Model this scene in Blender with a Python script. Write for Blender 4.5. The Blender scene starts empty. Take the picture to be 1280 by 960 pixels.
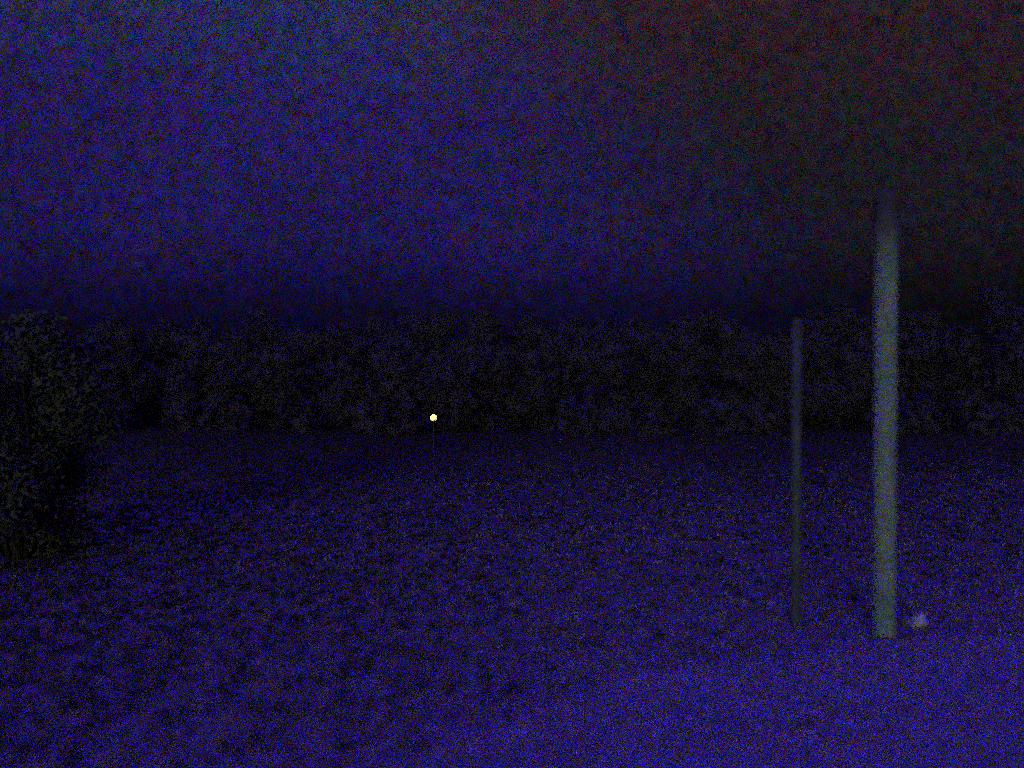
import bpy, bmesh, math, random
import numpy as np
from mathutils import Vector, Matrix, noise as mnoise

random.seed(11)
R = math.radians
scene = bpy.context.scene
col = scene.collection

# ------------------------------------------------------------------ camera
CAM_H = 3.0
cam_data = bpy.data.cameras.new("camera")
cam_data.sensor_width = 36.0
cam_data.lens = 33.75
cam_data.clip_start = 0.05
cam_data.clip_end = 6000.0
cam_data.dof.use_dof = True           # the soft fast lens of a small outdoor camera
cam_data.dof.focus_distance = 17.0
cam_data.dof.aperture_fstop = 0.19
cam = bpy.data.objects.new("camera", cam_data)
cam.location = (0, 0, CAM_H)
cam.rotation_euler = (R(90 - 0.72), 0, 0)
col.objects.link(cam)
scene.camera = cam

# ------------------------------------------------------------------ dusk sky
SUN_EL, SUN_AZ = 7.0, 190.0          # afterglow low behind the camera, compass degrees from +Y clockwise
world = bpy.data.worlds.new("World")
scene.world = world
world.use_nodes = True
wt = world.node_tree
wt.nodes.clear()


def wnode(kind, **kw):
    n = wt.nodes.new(kind)
    for k, v in kw.items():
        setattr(n, k, v)
    return n


def wmath(op, a, b=None, clamp=False):
    n = wnode("ShaderNodeMath", operation=op, use_clamp=clamp)
    for i, v in enumerate((a, b)):
        if v is None:
            continue
        if isinstance(v, (int, float)):
            n.inputs[i].default_value = v
        else:
            wt.links.new(v, n.inputs[i])
    return n.outputs[0]


def wsmooth(x, lo, hi):
    n = wnode("ShaderNodeMapRange", interpolation_type="SMOOTHSTEP")
    wt.links.new(x, n.inputs["Value"])
    n.inputs["From Min"].default_value = lo
    n.inputs["From Max"].default_value = hi
    return n.outputs["Result"]


def wmix(f, a, b, blend="MIX"):
    n = wnode("ShaderNodeMix", data_type="RGBA", blend_type=blend)
    n.clamp_factor = True
    for i, v in ((0, f), (6, a), (7, b)):
        if isinstance(v, (int, float)):
            n.inputs[i].default_value = v
        elif isinstance(v, tuple):
            n.inputs[i].default_value = (*v, 1)
        else:
            wt.links.new(v, n.inputs[i])
    return n.outputs[2]


tc = wnode("ShaderNodeTexCoord")
sep = wnode("ShaderNodeSeparateXYZ")
wt.links.new(tc.outputs["Generated"], sep.inputs[0])
zup = wmath("MAXIMUM", sep.outputs["Z"], 0.0)
# overcast dusk: luminance grows steadily from the murk of the horizon to the zenith
lum = wmath("MULTIPLY_ADD", zup, 2.6)
wt.nodes[-1].inputs[2].default_value = 0.70
lum = wmath("MULTIPLY", lum, wmath("MULTIPLY_ADD", wsmooth(sep.outputs["Z"], 0.03, 0.15), 0.72))
wt.nodes[-2].inputs[2].default_value = 0.28
# a broad bank of dark brown cloud over the right of the sky, blue dusk over the rest
dot = wnode("ShaderNodeVectorMath", operation="DOT_PRODUCT")
wt.links.new(tc.outputs["Generated"], dot.inputs[0])
bank_dir = Vector((0.70, 0.10, 0.70)).normalized()
dot.inputs[1].default_value = bank_dir
cl = wnode("ShaderNodeTexNoise")
cl.inputs["Scale"].default_value = 5.0
cl.inputs["Detail"].default_value = 4.0
wt.links.new(tc.outputs["Generated"], cl.inputs["Vector"])
bank = wsmooth(wmath("ADD", dot.outputs["Value"], wmath("MULTIPLY", wmath("SUBTRACT", cl.outputs["Fac"], 0.5), 0.12)), 0.18, 0.45)
bank = wmath("MULTIPLY", bank, wmath("SUBTRACT", 1.0, wsmooth(sep.outputs["Z"], 0.42, 0.75)))
blue = wmix(wsmooth(sep.outputs["Z"], 0.24, 0.42), (0.0150, 0.0095, 0.0800), (0.0155, 0.0230, 0.0600))
blue = wmix(wsmooth(sep.outputs["Z"], 0.34, 0.85), blue, (0.0220, 0.0085, 0.2000))
brown = wmix(wsmooth(sep.outputs["Z"], 0.17, 0.36), (0.0110, 0.0092, 0.0150), (0.0175, 0.0088, 0.0150))
sky_col = wmix(bank, blue, brown)
mott = wmix(1.0, sky_col, wmix(cl.outputs["Fac"], (0.72, 0.74, 0.78), (1.28, 1.26, 1.22)), "MULTIPLY")
# fine colour speckle put into the sky as image grain
gr = wnode("ShaderNodeTexNoise")
gr.inputs["Scale"].default_value = 420.0
gr.inputs["Detail"].default_value = 1.0
wt.links.new(tc.outputs["Generated"], gr.inputs["Vector"])
gm = wnode("ShaderNodeVectorMath", operation="MULTIPLY_ADD")
wt.links.new(gr.outputs["Color"], gm.inputs[0])
gm.inputs[1].default_value = (12.0, 12.0, 13.0)
gm.inputs[2].default_value = (-5.15, -5.15, -5.65)
gx = wnode("ShaderNodeVectorMath", operation="MAXIMUM")
wt.links.new(gm.outputs[0], gx.inputs[0])
gx.inputs[1].default_value = (0.02, 0.02, 0.02)
speck = wmix(1.0, mott, gx.outputs[0], "MULTIPLY")
scl = wnode("ShaderNodeVectorMath", operation="SCALE")
wt.links.new(speck, scl.inputs[0])
wt.links.new(lum, scl.inputs["Scale"])
bg_dusk = wnode("ShaderNodeBackground")
bg_dusk.inputs["Strength"].default_value = 0.95
wt.links.new(scl.outputs[0], bg_dusk.inputs["Color"])
sky = wnode("ShaderNodeTexSky", sky_type="NISHITA")
sky.sun_disc = False
sky.sun_elevation = R(-4.0)
sky.sun_rotation = R(SUN_AZ)
bg_sky = wnode("ShaderNodeBackground")
bg_sky.inputs["Strength"].default_value = 0.05
wt.links.new(sky.outputs["Color"], bg_sky.inputs["Color"])
addn = wnode("ShaderNodeAddShader")
wt.links.new(bg_dusk.outputs[0], addn.inputs[0])
wt.links.new(bg_sky.outputs[0], addn.inputs[1])
wout = wnode("ShaderNodeOutputWorld")
wt.links.new(addn.outputs[0], wout.inputs["Surface"])

# ------------------------------------------------------------------ last light of the day
sun_data = bpy.data.lights.new("sun", "SUN")
sun_data.energy = 0.26
sun_data.angle = R(12)
sun_data.color = (0.92, 1.0, 0.62)
sun = bpy.data.objects.new("sun", sun_data)
az = R(SUN_AZ)
to_sun = Vector((math.sin(az) * math.cos(R(SUN_EL)), math.cos(az) * math.cos(R(SUN_EL)), math.sin(R(SUN_EL))))
sun.rotation_euler = to_sun.to_track_quat("Z", "Y").to_euler()
col.objects.link(sun)

# ------------------------------------------------------------------ exposure and sampling
scene.view_settings.view_transform = "Standard"
scene.view_settings.look = "None"
scene.view_settings.exposure = 0.0
scene.view_settings.gamma = 1.0
scene.view_settings.use_curve_mapping = False
scene.render.engine = "CYCLES"
scene.cycles.use_denoising = False            # a dim night picture keeps its grain
scene.cycles.use_adaptive_sampling = False
scene.cycles.use_sample_subset = True         # little light gathered: a short, noisy exposure
scene.cycles.sample_offset = 0
scene.cycles.sample_subset_length = 2
scene.cycles.filter_width = 1.6
scene.cycles.max_bounces = 4


# ================================================================== helpers
def material(name, build, rough=0.85, spec=0.3):
    m = bpy.data.materials.new(name)
    m.use_nodes = True
    nt = m.node_tree
    b = nt.nodes["Principled BSDF"]
    b.inputs["Roughness"].default_value = rough
    b.inputs["Specular IOR Level"].default_value = spec
    build(nt, b)
    return m


def ramp(nt, fac, stops):
    r = nt.nodes.new("ShaderNodeValToRGB")
    el = r.color_ramp.elements
    while len(el) < len(stops):
        el.new(0.5)
    for e, (p, c) in zip(el, stops):
        e.position = p
        e.color = (*c, 1)
    nt.links.new(fac, r.inputs[0])
    return r.outputs[0]


def tex(nt, kind, scale, detail=None, out="Fac", coord="Object", **kw):
    t = nt.nodes.new(kind)
    for k, v in kw.items():
        setattr(t, k, v)
    t.inputs["Scale"].default_value = scale
    if detail is not None:
        t.inputs["Detail"].default_value = detail
    c = nt.nodes.new("ShaderNodeTexCoord")
    nt.links.new(c.outputs[coord], t.inputs["Vector"])
    return t.outputs[out]


def mixc(nt, f, a, b, blend="MIX"):
    n = nt.nodes.new("ShaderNodeMix")
    n.data_type = "RGBA"
    n.blend_type = blend
    for i, v in ((0, f), (6, a), (7, b)):
        if isinstance(v, (int, float)):
            n.inputs[i].default_value = v
        elif isinstance(v, tuple):
            n.inputs[i].default_value = (*v, 1)
        else:
            nt.links.new(v, n.inputs[i])
    return n.outputs[2]


def vecmul(nt, c, m, a):
    """contrast of a colour texture round its middle"""
    n = nt.nodes.new("ShaderNodeVectorMath")
    n.operation = "MULTIPLY_ADD"
    nt.links.new(c, n.inputs[0])
    n.inputs[1].default_value = (m, m, m)
    n.inputs[2].default_value = (a, a, a)
    return n.outputs[0]


def bump(nt, b, height, strength, dist):
    n = nt.nodes.new("ShaderNodeBump")
    n.inputs["Strength"].default_value = strength
    n.inputs["Distance"].default_value = dist
    nt.links.new(height, n.inputs["Height"])
    nt.links.new(n.outputs[0], b.inputs["Normal"])


def link(name, bm, mats, parent=None, smooth=False):
    me = bpy.data.meshes.new(name)
    bm.to_mesh(me)
    bm.free()
    for m in (mats if isinstance(mats, (list, tuple)) else [mats]):
        me.materials.append(m)
    if smooth:
        me.polygons.foreach_set("use_smooth", [True] * len(me.polygons))
    o = bpy.data.objects.new(name, me)
    col.objects.link(o)
    o.parent = parent
    return o


def link_data(name, verts, faces, mats, parent=None, mat_index=None):
    me = bpy.data.meshes.new(name)
    me.from_pydata(verts, [], faces)
    for m in (mats if isinstance(mats, (list, tuple)) else [mats]):
        me.materials.append(m)
    if mat_index:
        me.polygons.foreach_set("material_index", mat_index)
    me.update()
    o = bpy.data.objects.new(name, me)
    col.objects.link(o)
    o.parent = parent
    return o


def empty(name, loc):
    o = bpy.data.objects.new(name, None)
    o.location = loc
    o.empty_display_size = 0.2
    col.objects.link(o)
    return o


def tag(o, label=None, cat=None, group=None, kind=None):
    for k, v in (("label", label), ("category", cat), ("group", group), ("kind", kind)):
        if v:
            o[k] = v
    return o


def lathe(bm, prof, seg=28):
    """revolve (radius, z) pairs round Z; closes the ends"""
    rings = []
    for r, z in prof:
        rings.append([bm.verts.new((r * math.cos(2 * math.pi * i / seg), r * math.sin(2 * math.pi * i / seg), z)) for i in range(seg)])
    for a, b in zip(rings, rings[1:]):
        for i in range(seg):
            bm.faces.new((a[i], a[(i + 1) % seg], b[(i + 1) % seg], b[i]))
    bm.faces.new(rings[0][::-1])
    bm.faces.new(rings[-1])
    return bm


# ================================================================== materials
def m_soil(nt, b):
    stones = tex(nt, "ShaderNodeTexVoronoi", 42.0, out="Color")
    big = tex(nt, "ShaderNodeTexNoise", 0.35, 5.0)
    mid = tex(nt, "ShaderNodeTexNoise", 6.0, 8.0)
    base = ramp(nt, big, [(0.30, (0.18, 0.15, 0.175)), (0.55, (0.28, 0.235, 0.27)), (0.75, (0.36, 0.30, 0.345))])
    base = mixc(nt, 0.55, base, mixc(nt, mid, (0.10, 0.08, 0.09), (0.52, 0.45, 0.50)), "MIX")
    colr = mixc(nt, 0.45, base, stones, "SOFT_LIGHT")
    # soil colour darkened for the shade before the wood, its edge broken
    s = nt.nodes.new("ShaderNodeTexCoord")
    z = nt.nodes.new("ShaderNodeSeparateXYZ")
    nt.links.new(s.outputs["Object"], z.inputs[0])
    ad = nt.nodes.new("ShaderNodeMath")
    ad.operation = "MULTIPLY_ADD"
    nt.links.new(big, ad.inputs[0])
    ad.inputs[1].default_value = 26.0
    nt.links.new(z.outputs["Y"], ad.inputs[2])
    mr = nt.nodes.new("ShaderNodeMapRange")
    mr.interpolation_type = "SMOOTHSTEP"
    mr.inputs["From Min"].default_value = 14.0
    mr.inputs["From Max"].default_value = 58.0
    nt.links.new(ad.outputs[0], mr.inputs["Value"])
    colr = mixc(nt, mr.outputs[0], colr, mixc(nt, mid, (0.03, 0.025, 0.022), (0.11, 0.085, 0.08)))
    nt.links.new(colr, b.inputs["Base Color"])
    bump(nt, b, mid, 0.5, 0.05)


def m_gravel(nt, b):
    stones = tex(nt, "ShaderNodeTexVoronoi", 62.0, out="Color")
    dist = tex(nt, "ShaderNodeTexVoronoi", 62.0, out="Distance")
    big = tex(nt, "ShaderNodeTexNoise", 0.6, 6.0)
    base = ramp(nt, big, [(0.30, (0.24, 0.20, 0.25)), (0.50, (0.34, 0.29, 0.36)), (0.72, (0.46, 0.40, 0.48))])
    colr = mixc(nt, 0.6, base, stones, "SOFT_LIGHT")
    nt.links.new(colr, b.inputs["Base Color"])
    bump(nt, b, dist, 0.6, 0.012)


def m_pieces(nt, b):
    """loose pieces: every stone or stalk carries its own colour"""
    a = nt.nodes.new("ShaderNodeAttribute")
    a.attribute_name = "tint"
    t = tex(nt, "ShaderNodeTexNoise", 30.0, 3.0)
    nt.links.new(mixc(nt, 1.0, a.outputs["Color"], mixc(nt, t, (0.7, 0.7, 0.7), (1.3, 1.3, 1.3)), "MULTIPLY"), b.inputs["Base Color"])


def m_pole(nt, b):
    c3 = tex(nt, "ShaderNodeTexNoise", 22.0, 3.0, out="Color")
    patch = tex(nt, "ShaderNodeTexNoise", 3.2, 4.0)
    base = ramp(nt, patch, [(0.32, (0.25, 0.45, 0.26)), (0.50, (0.38, 0.52, 0.33)), (0.68, (0.47, 0.53, 0.38))])
    colr = mixc(nt, 1.0, base, mixc(nt, 0.85, (1.0, 1.0, 1.0), vecmul(nt, c3, 3.6, -0.75)), "MULTIPLY")
    # light falling off towards the top, put into the colour, ragged lower edge
    s = nt.nodes.new("ShaderNodeTexCoord")
    z = nt.nodes.new("ShaderNodeSeparateXYZ")
    nt.links.new(s.outputs["Object"], z.inputs[0])
    ad = nt.nodes.new("ShaderNodeMath")
    ad.operation = "ADD"
    nt.links.new(z.outputs["Z"], ad.inputs[0])
    nt.links.new(patch, ad.inputs[1])
    mr = nt.nodes.new("ShaderNodeMapRange")
    mr.interpolation_type = "SMOOTHSTEP"
    mr.inputs["From Min"].default_value = 4.45
    mr.inputs["From Max"].default_value = 5.45
    nt.links.new(ad.outputs[0], mr.inputs["Value"])
    colr = mixc(nt, mr.outputs[0], colr, (0.12, 0.11, 0.10))
    nt.links.new(colr, b.inputs["Base Color"])
    bump(nt, b, c3, 0.35, 0.01)


def m_steel(nt, b):
    c3 = tex(nt, "ShaderNodeTexNoise", 16.0, 4.0, out="Color")
    patch = tex(nt, "ShaderNodeTexNoise", 2.6, 5.0)
    base = ramp(nt, patch, [(0.38, (0.09, 0.13, 0.09)), (0.55, (0.15, 0.19, 0.14)), (0.70, (0.22, 0.22, 0.17))])
    colr = mixc(nt, 1.0, base, mixc(nt, 0.8, (1.0, 1.0, 1.0), vecmul(nt, c3, 3.0, -0.5)), "MULTIPLY")
    # colour fades to one flat grey towards both ends
    s = nt.nodes.new("ShaderNodeTexCoord")
    z = nt.nodes.new("ShaderNodeSeparateXYZ")
    nt.links.new(s.outputs["Object"], z.inputs[0])
    for lo, hi in ((3.0, 4.3), (1.3, 0.1)):
        ad = nt.nodes.new("ShaderNodeMath")
        ad.operation = "ADD"
        nt.links.new(z.outputs["Z"], ad.inputs[0])
        nt.links.new(patch, ad.inputs[1])
        mr = nt.nodes.new("ShaderNodeMapRange")
        mr.inputs["From Min"].default_value = lo
        mr.inputs["From Max"].default_value = hi
        nt.links.new(ad.outputs[0], mr.inputs["Value"])
        colr = mixc(nt, mr.outputs[0], colr, (0.15, 0.15, 0.14))
    nt.links.new(colr, b.inputs["Base Color"])


def m_foliage(lo, hi):
    def f(nt, b):
        t = tex(nt, "ShaderNodeTexNoise", 1.7, 6.0)
        nt.links.new(ramp(nt, t, [(0.35, lo), (0.65, hi)]), b.inputs["Base Color"])
    return f


def m_bark(nt, b):
    t = tex(nt, "ShaderNodeTexNoise", 9.0, 6.0)
    nt.links.new(ramp(nt, t, [(0.35, (0.030, 0.022, 0.016)), (0.7, (0.10, 0.08, 0.06))]), b.inputs["Base Color"])


def m_stone(c0, c1):
    def f(nt, b):
        t = tex(nt, "ShaderNodeTexNoise", 14.0, 6.0)
        nt.links.new(ramp(nt, t, [(0.35, c0), (0.62, c1)]), b.inputs["Base Color"])
        bump(nt, b, t, 0.4, 0.02)
    return f


def m_glow(nt, b):
    t = tex(nt, "ShaderNodeTexNoise", 6.0, 2.0)
    c = ramp(nt, t, [(0.3, (0.80, 0.95, 0.20)), (0.7, (0.92, 1.0, 0.34))])
    nt.links.new(c, b.inputs["Emission Color"])
    b.inputs["Base Color"].default_value = (0.8, 0.8, 0.7, 1)
    b.inputs["Emission Strength"].default_value = 1.15


M = {
    "soil": material("bare stony soil", m_soil, 0.9, 0.15),
    "gravel": material("pale gravel", m_gravel, 0.62, 0.35),
    "pole": material("weathered pale concrete", m_pole, 0.8, 0.25),
    "steel": material("dull galvanised steel", m_steel, 0.6, 0.3),
    "leaf": material("wood foliage", m_foliage((0.095, 0.082, 0.11), (0.115, 0.10, 0.13)), 0.8, 0.1),
    "shrub_leaf": material("shrub foliage", m_foliage((0.10, 0.115, 0.08), (0.12, 0.14, 0.095)), 0.7, 0.15),
    "bark": material("bark", m_bark, 0.9, 0.1),
    "hill": material("wooded hill", m_foliage((0.03, 0.03, 0.03), (0.08, 0.08, 0.075)), 0.95, 0.05),
    "pale_stone": material("pale quartz stone", m_stone((0.68, 0.67, 0.62), (0.86, 0.85, 0.82)), 0.7, 0.3),
    "grey_stone": material("grey stone", m_stone((0.16, 0.16, 0.17), (0.34, 0.33, 0.35)), 0.8, 0.3),
    "dark_metal": material("dark painted metal", m_stone((0.012, 0.012, 0.013), (0.03, 0.03, 0.03)), 0.5, 0.4),
    "pieces": material("mixed loose stone", m_pieces, 0.8, 0.2),
    "straw": material("bleached stubble", m_pieces, 0.9, 0.1),
    "grey_post": material("grey painted metal", m_stone((0.06, 0.06, 0.06), (0.11, 0.10, 0.11)), 0.6, 0.3),
    "glow": material("lit lamp glass", m_glow, 0.4, 0.4),
}

# ================================================================== ground
bm = bmesh.new()
xs = [-3000, -900, -300, -110] + [x * 1.5 for x in range(-40, 41)] + [110, 300, 900, 3000]
ys = [-400, -60, -10] + [y * 1.25 for y in range(-4, 53)] + [75, 95, 130, 220, 500, 1200, 4000]


def ground_z(x, y):
    if abs(x) > 70 or y > 90 or y < -12:
        return 0.0
    z = 0.10 * mnoise.noise(Vector((x * 0.11, y * 0.11, 3.1))) + 0.03 * mnoise.noise(Vector((x * 0.5, y * 0.5, 7.7)))
    flat = min(1.0, max(0.0, (y - 12.5) / 6.0))          # levelled where the posts stand and the gravel lies
    return z * flat


grid = [[bm.verts.new((x, y, ground_z(x, y))) for x in xs] for y in ys]
for j in range(len(ys) - 1):
    for i in range(len(xs) - 1):
        bm.faces.new((grid[j][i], grid[j][i + 1], grid[j + 1][i + 1], grid[j + 1][i]))
tag(link("ground", bm, M["soil"], smooth=True), kind="structure")

# gravel yard in front of the posts: a 3 cm bed with a ragged edge
bm = bmesh.new()
edge = []
N = 260
for i in range(N + 1):
    x = -9.0 + 34.0 * i / N
    far = 10.95 + 0.035 * (x - 4)
    far -= 4.6 * (1.0 / (1.0 + math.exp((x - 0.2) * 0.75)))       # swings towards the camera on the left
    far += 0.35 * mnoise.noise(Vector((x * 0.45, 0.3, 0))) + 0.14 * mnoise.noise(Vector((x * 2.3, 5.3, 0))) + 0.05 * mnoise.noise(Vector((x * 9, 2.3, 0)))
    edge.append((x, min(far, 10.72) if 3.9 < x < 4.6 else far))
top_in = [bm.verts.new((x, y - 0.25, 0.03)) for x, y in edge]
rim = [bm.verts.new((x, y, 0.004)) for x, y in edge]
near = [bm.verts.new((x, -6.0, 0.03)) for x, y in edge]
for i in range(N):
    bm.faces.new((near[i], near[i + 1], top_in[i + 1], top_in[i]))
    bm.faces.new((top_in[i], top_in[i + 1], rim[i + 1], rim[i]))
tag(link("gravel_yard", bm, M["gravel"]), kind="structure")

# low hill beyond the wood
bm = bmesh.new()
rows = []
for j in range(9):
    t = j / 8
    row = []
    for i in range(121):
        x = -420 + 840 * i / 120
        ridge = 13 + 5 * mnoise.noise(Vector((x * 0.008, 1.2, 0))) + 2.0 * mnoise.noise(Vector((x * 0.04, 4.2, 0))) + 6.0 * max(0, x / 420)
        row.append(bm.verts.new((x, 230 + 120 * t, -0.5 + ridge * math.sin(math.pi * min(t, 1) * 0.5) + 0.7 * mnoise.noise(Vector((x * 0.1, t * 6, 9))))))
    rows.append(row)
for a, b_ in zip(rows, rows[1:]):
    for i in range(120):
        bm.faces.new((a[i], a[i + 1], b_[i + 1], b_[i]))
tag(link("hill", bm, M["hill"], smooth=True), kind="structure")


# ================================================================== vegetation helpers
def add_leaf(verts, faces, c, size, nrm, rng):
    q = nrm.to_track_quat("Z", "Y") @ Matrix.Rotation(rng.uniform(0, 6.28), 3, "Z").to_quaternion()
    k = len(verts)
    w, l = size * rng.uniform(0.35, 0.6), size * rng.uniform(0.8, 1.2)
    for p in ((-w, 0, 0), (0, -l, 0.06 * size), (w, 0, 0), (0, l, 0.06 * size)):
        v = q @ Vector(p) + c
        verts.append((v.x, v.y, v.z))
    faces.append((k, k + 1, k + 2, k + 3))


def add_limb(verts, faces, p0, p1, r0, r1, seg=6):
    d = (p1 - p0)
    q = d.to_track_quat("Z", "Y")
    k = len(verts)
    for p, r in ((p0, r0), (p1, r1)):
        for i in range(seg):
            a = 6.2832 * i / seg
            v = p + q @ Vector((r * math.cos(a), r * math.sin(a), 0))
            verts.append((v.x, v.y, v.z))
    for i in range(seg):
        j = (i + 1) % seg
        faces.append((k + i, k + j, k + seg + j, k + seg + i))


# ------------------------------------------------------------------ the dark wood across the field (one mass, nobody could count its trees)
rng = random.Random(5)
V, F, MI = [], [], []


def wood_tree(x, y, h, w):
    n0 = len(F)
    base = Vector((x, y, -0.1))
    add_limb(V, F, base, base + Vector((rng.uniform(-.3, .3), 0, h * 0.55)), 0.16, 0.09)
    for k in range(4):
        a = rng.uniform(0, 6.28)
        p = base + Vector((0, 0, h * rng.uniform(0.25, 0.5)))
        add_limb(V, F, p, p + Vector((math.cos(a) * w * 0.5, math.sin(a) * w * 0.5, h * 0.25)), 0.07, 0.02)
    MI.extend([1] * (len(F) - n0))
    n1 = len(F)
    lobes = []
    for k in range(9):
        a = rng.uniform(0, 6.28)
        rr = rng.uniform(0, 0.6) * w
        lobes.append((Vector((x + rr * math.cos(a), y + rr * math.sin(a), h * rng.uniform(0.18, 0.82))), w * rng.uniform(0.35, 0.6)))
    for c, r in lobes:
        for k in range(230):
            d = Vector((rng.gauss(0, 1), rng.gauss(0, 1), rng.gauss(0, 1))).normalized()
            p = c + d * r * rng.uniform(0.45, 1.08) * Vector((1, 1, 0.9)).length / 1.67
            if p.z < 0.05:
                p.z = rng.uniform(0.05, 0.5)
            nr = (d + 0.7 * Vector((rng.uniform(-1, 1), rng.uniform(-1, 1), rng.uniform(-1, 1)))).normalized()
            add_leaf(V, F, p, rng.uniform(0.14, 0.32), nr, rng)
    MI.extend([0] * (len(F) - n1))


for row, (y0, n, hs) in enumerate(((52, 46, 5.0), (60, 44, 6.6), (70, 42, 7.8))):
    span = 0.66 * y0 + 14
    for i in range(n):
        x = -span + 2 * span * (i + rng.uniform(-.3, .3)) / (n - 1)
        tall = 1.0 + 0.16 * mnoise.noise(Vector((x * 0.07, row * 3.1, 0))) + 0.004 * x
        wood_tree(x, y0 + rng.uniform(-3, 3), hs * tall * rng.uniform(0.85, 1.15), rng.uniform(1.9, 2.7))
for k in range(330):                                   # undergrowth closing the gaps between the trunks
    x, y = rng.uniform(-56, 56), 46 + 28 * rng.random() ** 1.3
    n1 = len(F)
    for q in range(110):
        d = Vector((rng.gauss(0, 1), rng.gauss(0, 1), abs(rng.gauss(0, 1)))).normalized()
        add_leaf(V, F, Vector((x, y, 0)) + Vector((d.x * 1.8, d.y * 1.0, d.z * 2.3)) * rng.uniform(0.2, 1.0), rng.uniform(0.16, 0.36), d, rng)
    MI.extend([0] * (len(F) - n1))
wood = link_data("wood", V, F, [M["leaf"], M["bark"]], mat_index=MI)
tag(wood, "dark wood of leafy trees stretching across the far side of the field", "wood", kind="stuff")


# ------------------------------------------------------------------ shrub at the left
def shrub(name, loc, h, w, label, leaves=5200, seed=3):
    rg = random.Random(seed)
    root = empty(name, loc)
    tag(root, label, "shrub")
    tips = []
    for k in range(7):
        v, f = [], []
        a = 6.28 * k / 7 + rg.uniform(-.3, .3)
        p = Vector((0.12 * math.cos(a), 0.12 * math.sin(a), -0.05))
        r = 0.045
        for s in range(6):
            t = (s + 1) / 6
            q = Vector((math.cos(a) * w * 0.62 * t ** 1.2 + rg.uniform(-.1, .1), math.sin(a) * w * 0.62 * t ** 1.2 + rg.uniform(-.1, .1), h * (0.62 + 0.25 * rg.random()) * t))
            add_limb(v, f, p, q, r, r * 0.8)
            tips.append(q)
            p, r = q, r * 0.8
        link_data("stem", v, f, M["bark"], root)
    v, f = [], []
    lobes = []
    for k in range(44):
        t = rg.uniform(0.03, 0.95)
        wid = w * (0.55 + 0.50 * math.sin(math.pi * min(1, t * 0.9 + 0.12)) * 1.0)
        a = rg.uniform(0, 6.28)
        rr = wid * rg.uniform(0.25, 0.72)
        lobes.append((Vector((rr * math.cos(a), rr * math.sin(a), h * t)), rg.uniform(0.32, 0.62)))
    for k in range(leaves):
        c, r = lobes[k % len(lobes)]
        d = Vector((rg.gauss(0, 1), rg.gauss(0, 1), rg.gauss(0, 1))).normalized()
        p = c + d * r * rg.uniform(0.3, 1.05)
        if p.z < 0.04:
            p.z = rg.uniform(0.04, 0.3)
        nr = (d + 0.8 * Vector((rg.uniform(-1, 1), rg.uniform(-1, 1), rg.uniform(-1, 1)))).normalized()
        add_leaf(v, f, p, rg.uniform(0.035, 0.075), nr, rg)
    link_data("foliage", v, f, M["shrub_leaf"], root)
    return root


shrub("tall_shrub", (-8.0, 15.5, 0), 3.9, 2.2, "tall dim green leafy shrub at the left edge in front of the dark wood", 30000, 3)

# ------------------------------------------------------------------ posts
pole = empty("pole", (4.25, 10.93, 0))
tag(pole, "tall thick pale weathered pole standing at the edge of the gravel", "pole")
bm = bmesh.new()
prof = [(0.126, -0.4), (0.126, 0.0)] + [(0.126 + 0.006 * k / 10, 4.95 * k / 10) for k in range(1, 11)]
lathe(bm, prof + [(0.128, 5.0), (0.112, 5.04), (0.075, 5.065), (0.02, 5.075)], 36)
link("shaft", bm, M["pole"], pole, smooth=True)

post = empty("steel_post", (3.385, 11.42, 0))
tag(post, "thin dull grey steel post, shorter and fainter than the pale pole beside it", "post")
bm = bmesh.new()
lathe(bm, [(0.06, -0.3), (0.06, 0.0), (0.06, 1.8), (0.06, 3.58)], 24)
link("shaft", bm, M["steel"], post, smooth=True)
bm = bmesh.new()
lathe(bm, [(0.063, 3.56), (0.065, 3.60), (0.056, 3.625), (0.02, 3.635)], 24)
link("cap", bm, M["steel"], post, smooth=True)


# ------------------------------------------------------------------ stones beside the pole
def stone(name, loc, dims, rot, mat, seed, label):
    bm = bmesh.new()
    bmesh.ops.create_icosphere(bm, subdivisions=4, radius=1.0)
    off = Vector((seed * 3.7, seed * 1.3, 0))
    for v in bm.verts:
        p = v.co.copy()
        k = 1 + 0.30 * mnoise.noise(p * 1.1 + off) + 0.10 * mnoise.noise(p * 3.1 + off)
        v.co = p * k
    rg = random.Random(seed)
    for _ in range(7):                       # a few broken, flattened faces
        n = Vector((rg.gauss(0, 1), rg.gauss(0, 1), rg.gauss(0, 1))).normalized()
        lim = rg.uniform(0.72, 0.9)
        for v in bm.verts:
            d = v.co.dot(n)
            if d > lim:
                v.co -= n * (d - lim) * 0.9
    for v in bm.verts:
        v.co = Vector((v.co.x * dims[0], v.co.y * dims[1], v.co.z * dims[2]))
    lo = min(v.co.z for v in bm.verts)
    for v in bm.verts:
        v.co.z -= lo + 0.02
    o = link(name, bm, mat, smooth=True)
    o.location = loc
    o.rotation_euler = (0, 0, rot)
    tag(o, label, "stone")
    return o


stone("pale_stone", (4.78, 11.22, 0), (0.095, 0.09, 0.10), 0.5, M["pale_stone"], 4, "small bright pale stone on the ground beside the tall pole")
stone("grey_stone", (4.65, 11.26, 0), (0.085, 0.08, 0.075), 1.2, M["grey_stone"], 9, "small dull grey stone between the pale stone and the tall pole")

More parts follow.
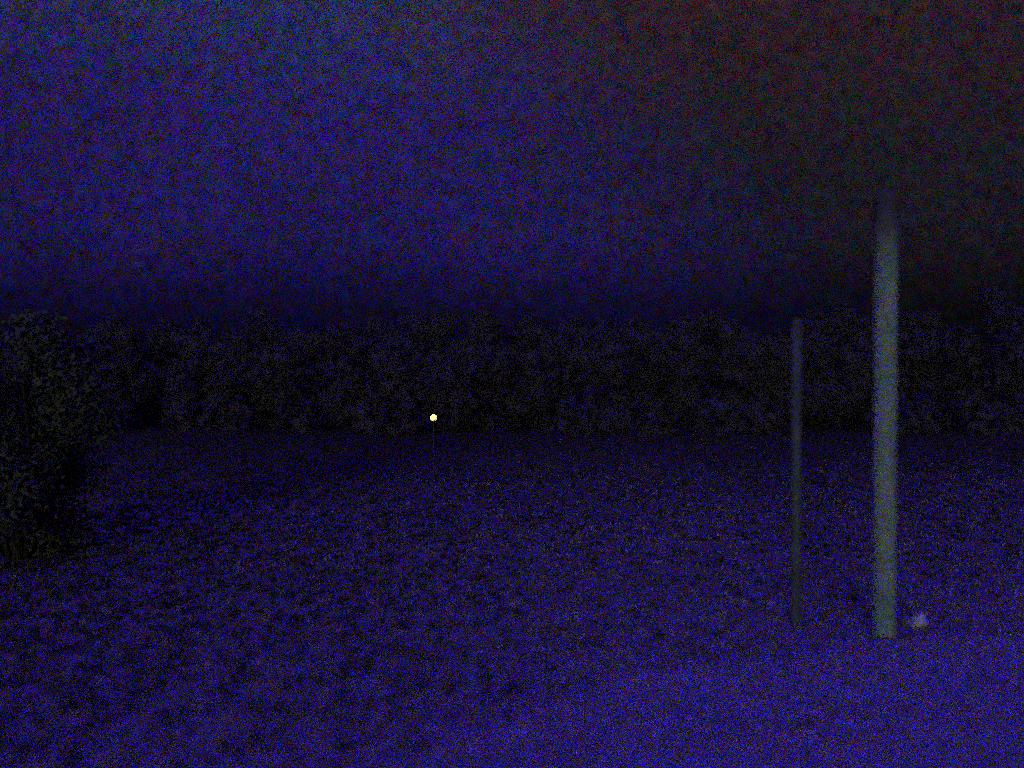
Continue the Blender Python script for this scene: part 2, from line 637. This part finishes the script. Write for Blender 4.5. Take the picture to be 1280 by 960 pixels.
# ------------------------------------------------------------------ distant lamp
LX, LY, LR = -1.43, 17.5, 0.062
lz = ground_z(LX, LY)
lamp = empty("globe_lamp", (LX, LY, lz))
tag(lamp, "lit yellow-white globe lamp on a slim post out in the dark field", "lamp")
lamp_h = 2.17 - lz
bm = bmesh.new()
lathe(bm, [(0.06, -0.1), (0.06, 0.02), (0.03, 0.04), (0.02, 0.05)], 20)
link("base", bm, M["grey_post"], lamp)
bm = bmesh.new()
lathe(bm, [(0.009, 0.04), (0.009, lamp_h - LR - 0.01)], 12)
link("post", bm, M["grey_post"], lamp)
bm = bmesh.new()
lathe(bm, [(0.015, lamp_h - LR - 0.03), (0.030, lamp_h - LR - 0.012), (0.031, lamp_h - LR + 0.004), (0.022, lamp_h - LR + 0.008)], 20)
link("collar", bm, M["grey_post"], lamp)
bm = bmesh.new()
bmesh.ops.create_uvsphere(bm, u_segments=28, v_segments=18, radius=LR)
bmesh.ops.translate(bm, verts=bm.verts, vec=(0, 0, lamp_h))
link("globe", bm, M["glow"], lamp, smooth=True)


# ------------------------------------------------------------------ gravel stones and stubble (uncountable): one mesh each, every piece with its own colour
def pieces(name, verts, faces, tints, mat):
    """verts (n, k, 3), faces (m, 3) inside one piece, tints (n, 3)"""
    n, k = verts.shape[:2]
    me = bpy.data.meshes.new(name)
    f = (faces[None] + (np.arange(n) * k)[:, None, None]).reshape(-1)
    nf = n * len(faces)
    me.vertices.add(n * k)
    me.vertices.foreach_set("co", verts.reshape(-1).astype(np.float32))
    me.loops.add(nf * 3)
    me.loops.foreach_set("vertex_index", f.astype(np.int32))
    me.polygons.add(nf)
    me.polygons.foreach_set("loop_start", (np.arange(nf) * 3).astype(np.int32))
    me.materials.append(mat)
    at = me.attributes.new("tint", "FLOAT_COLOR", "POINT")
    c = np.ones((n, k, 4), np.float32)
    c[:, :, :3] = tints[:, None]
    at.data.foreach_set("color", c.reshape(-1))
    me.update(calc_edges=True)
    me.validate()
    o = bpy.data.objects.new(name, me)
    col.objects.link(o)
    return o


rs = np.random.default_rng(8)


def tints(n, lo, hi, chroma):
    v = lo * (hi / lo) ** rs.random(n)
    c = v[:, None] * (1 + chroma * (rs.random((n, 3)) * 2 - 1))
    return np.clip(c * np.array((1.0, 0.86, 1.0)), 0.02, 0.85)


xe = np.array([e[0] for e in edge])
ye = np.array([e[1] for e in edge])
n = 110000
y = 4.0 + 12.0 * rs.random(n) ** 0.9
x = (rs.random(n) * 2 - 1) * (0.62 * y + 0.8)
fe = np.interp(x, xe, ye)
keep = rs.random(n) < 1 / (1 + np.exp((y - fe - 0.6) / 1.2))        # thins out past the edge of the bed
keep &= (np.hypot(x - 4.25, y - 10.93) > 0.2) & (np.hypot(x - 4.7, y - 11.18) > 0.25)
x, y, fe = x[keep], y[keep], fe[keep]
n = len(x)
sz = 0.010 + 0.020 * rs.random(n) ** 1.6
tpl = np.array(((1, 0, 0), (.2, .85, 0), (-.9, .25, 0), (-.3, -.8, 0), (.3, .15, .75), (-.35, -.1, .7)))
fac = np.array(((0, 1, 4), (1, 2, 5), (1, 5, 4), (2, 3, 5), (3, 0, 4), (3, 4, 5)))
a = rs.random(n) * 6.2832
p = tpl[None] * (0.75 + 0.5 * rs.random((n, 6, 3)))
px = p[:, :, 0] * np.cos(a)[:, None] - p[:, :, 1] * np.sin(a)[:, None]
py = p[:, :, 0] * np.sin(a)[:, None] + p[:, :, 1] * np.cos(a)[:, None]
gz = np.where(y < fe - 0.25, 0.03, np.clip(0.03 * (fe - y) / 0.25, 0, 0.03))
vv = np.stack((px * sz[:, None] + x[:, None], py * sz[:, None] + y[:, None], p[:, :, 2] * sz[:, None] + gz[:, None] - 0.002), 2)
tag(pieces("gravel", vv, fac, tints(n, 0.20, 0.85, 0.35), M["pieces"]), "loose pale and dark gravel covering the yard below the poles", "gravel", kind="stuff")

n = 60000                                                            # tufts of cut stalks over the field
y = 5.0 + 45.0 * rs.random(n) ** 1.15
x = (rs.random(n) * 2 - 1) * (0.60 * y + 1.5)
fe = np.interp(x, xe, ye)
keep = (rs.random(n) < 1 / (1 + np.exp((fe + 0.8 - y) / 1.3))) & (np.hypot(x - 4.25, y - 10.93) > 0.17) & (np.hypot(x - 4.7, y - 11.18) > 0.4) & (np.hypot(x + 8.0, y - 15.5) > 0.4)
x, y = x[keep], y[keep]
n = len(x)
tt = tints(n, 0.18, 0.52, 0.30)
# shade put into tuft colours: ever more dark ones towards the wood and shrub
shade_odds = np.clip((y - 11) / 25, 0, 1) * 0.95 + 0.68 / (1 + np.exp((x + 0.18 * y) / 1.6))
in_shade = rs.random(n) < shade_odds
tt[in_shade] = (tints(n, 0.05, 0.17, 0.35) * np.clip(1.25 - y / 70, 0.6, 1.2)[:, None])[in_shade]
B = 6
hx = np.repeat(x, B) + rs.normal(0, 0.035, n * B)
hy = np.repeat(y, B) + rs.normal(0, 0.035, n * B)
h = np.repeat((0.03 + 0.06 * rs.random(n)) * np.where(in_shade, 1.2, 1.0), B) * (0.6 + 0.6 * rs.random(n * B))
a = rs.random(n * B) * 6.2832
lean = h * 0.7 * rs.random(n * B)
w = (0.010 + 0.012 * rs.random(n * B)) * np.repeat(np.where(in_shade, 1.5, 1.0), B)
z0 = np.repeat(np.array([ground_z(float(i), float(j)) for i, j in zip(x, y)]), B) - 0.02
b0 = np.stack((hx - w * np.sin(a), hy + w * np.cos(a), z0), 1)
b1 = np.stack((hx + w * np.sin(a), hy - w * np.cos(a), z0), 1)
b2 = np.stack((hx + lean * np.cos(a), hy + lean * np.sin(a), z0 + h), 1)
tb = np.repeat(tt, B, 0)
tag(pieces("stubble", np.stack((b0, b1, b2), 1), np.array(((0, 1, 2),)), tb, M["straw"]), "short bleached stubble tufts over the dim open field", "stubble", kind="stuff")
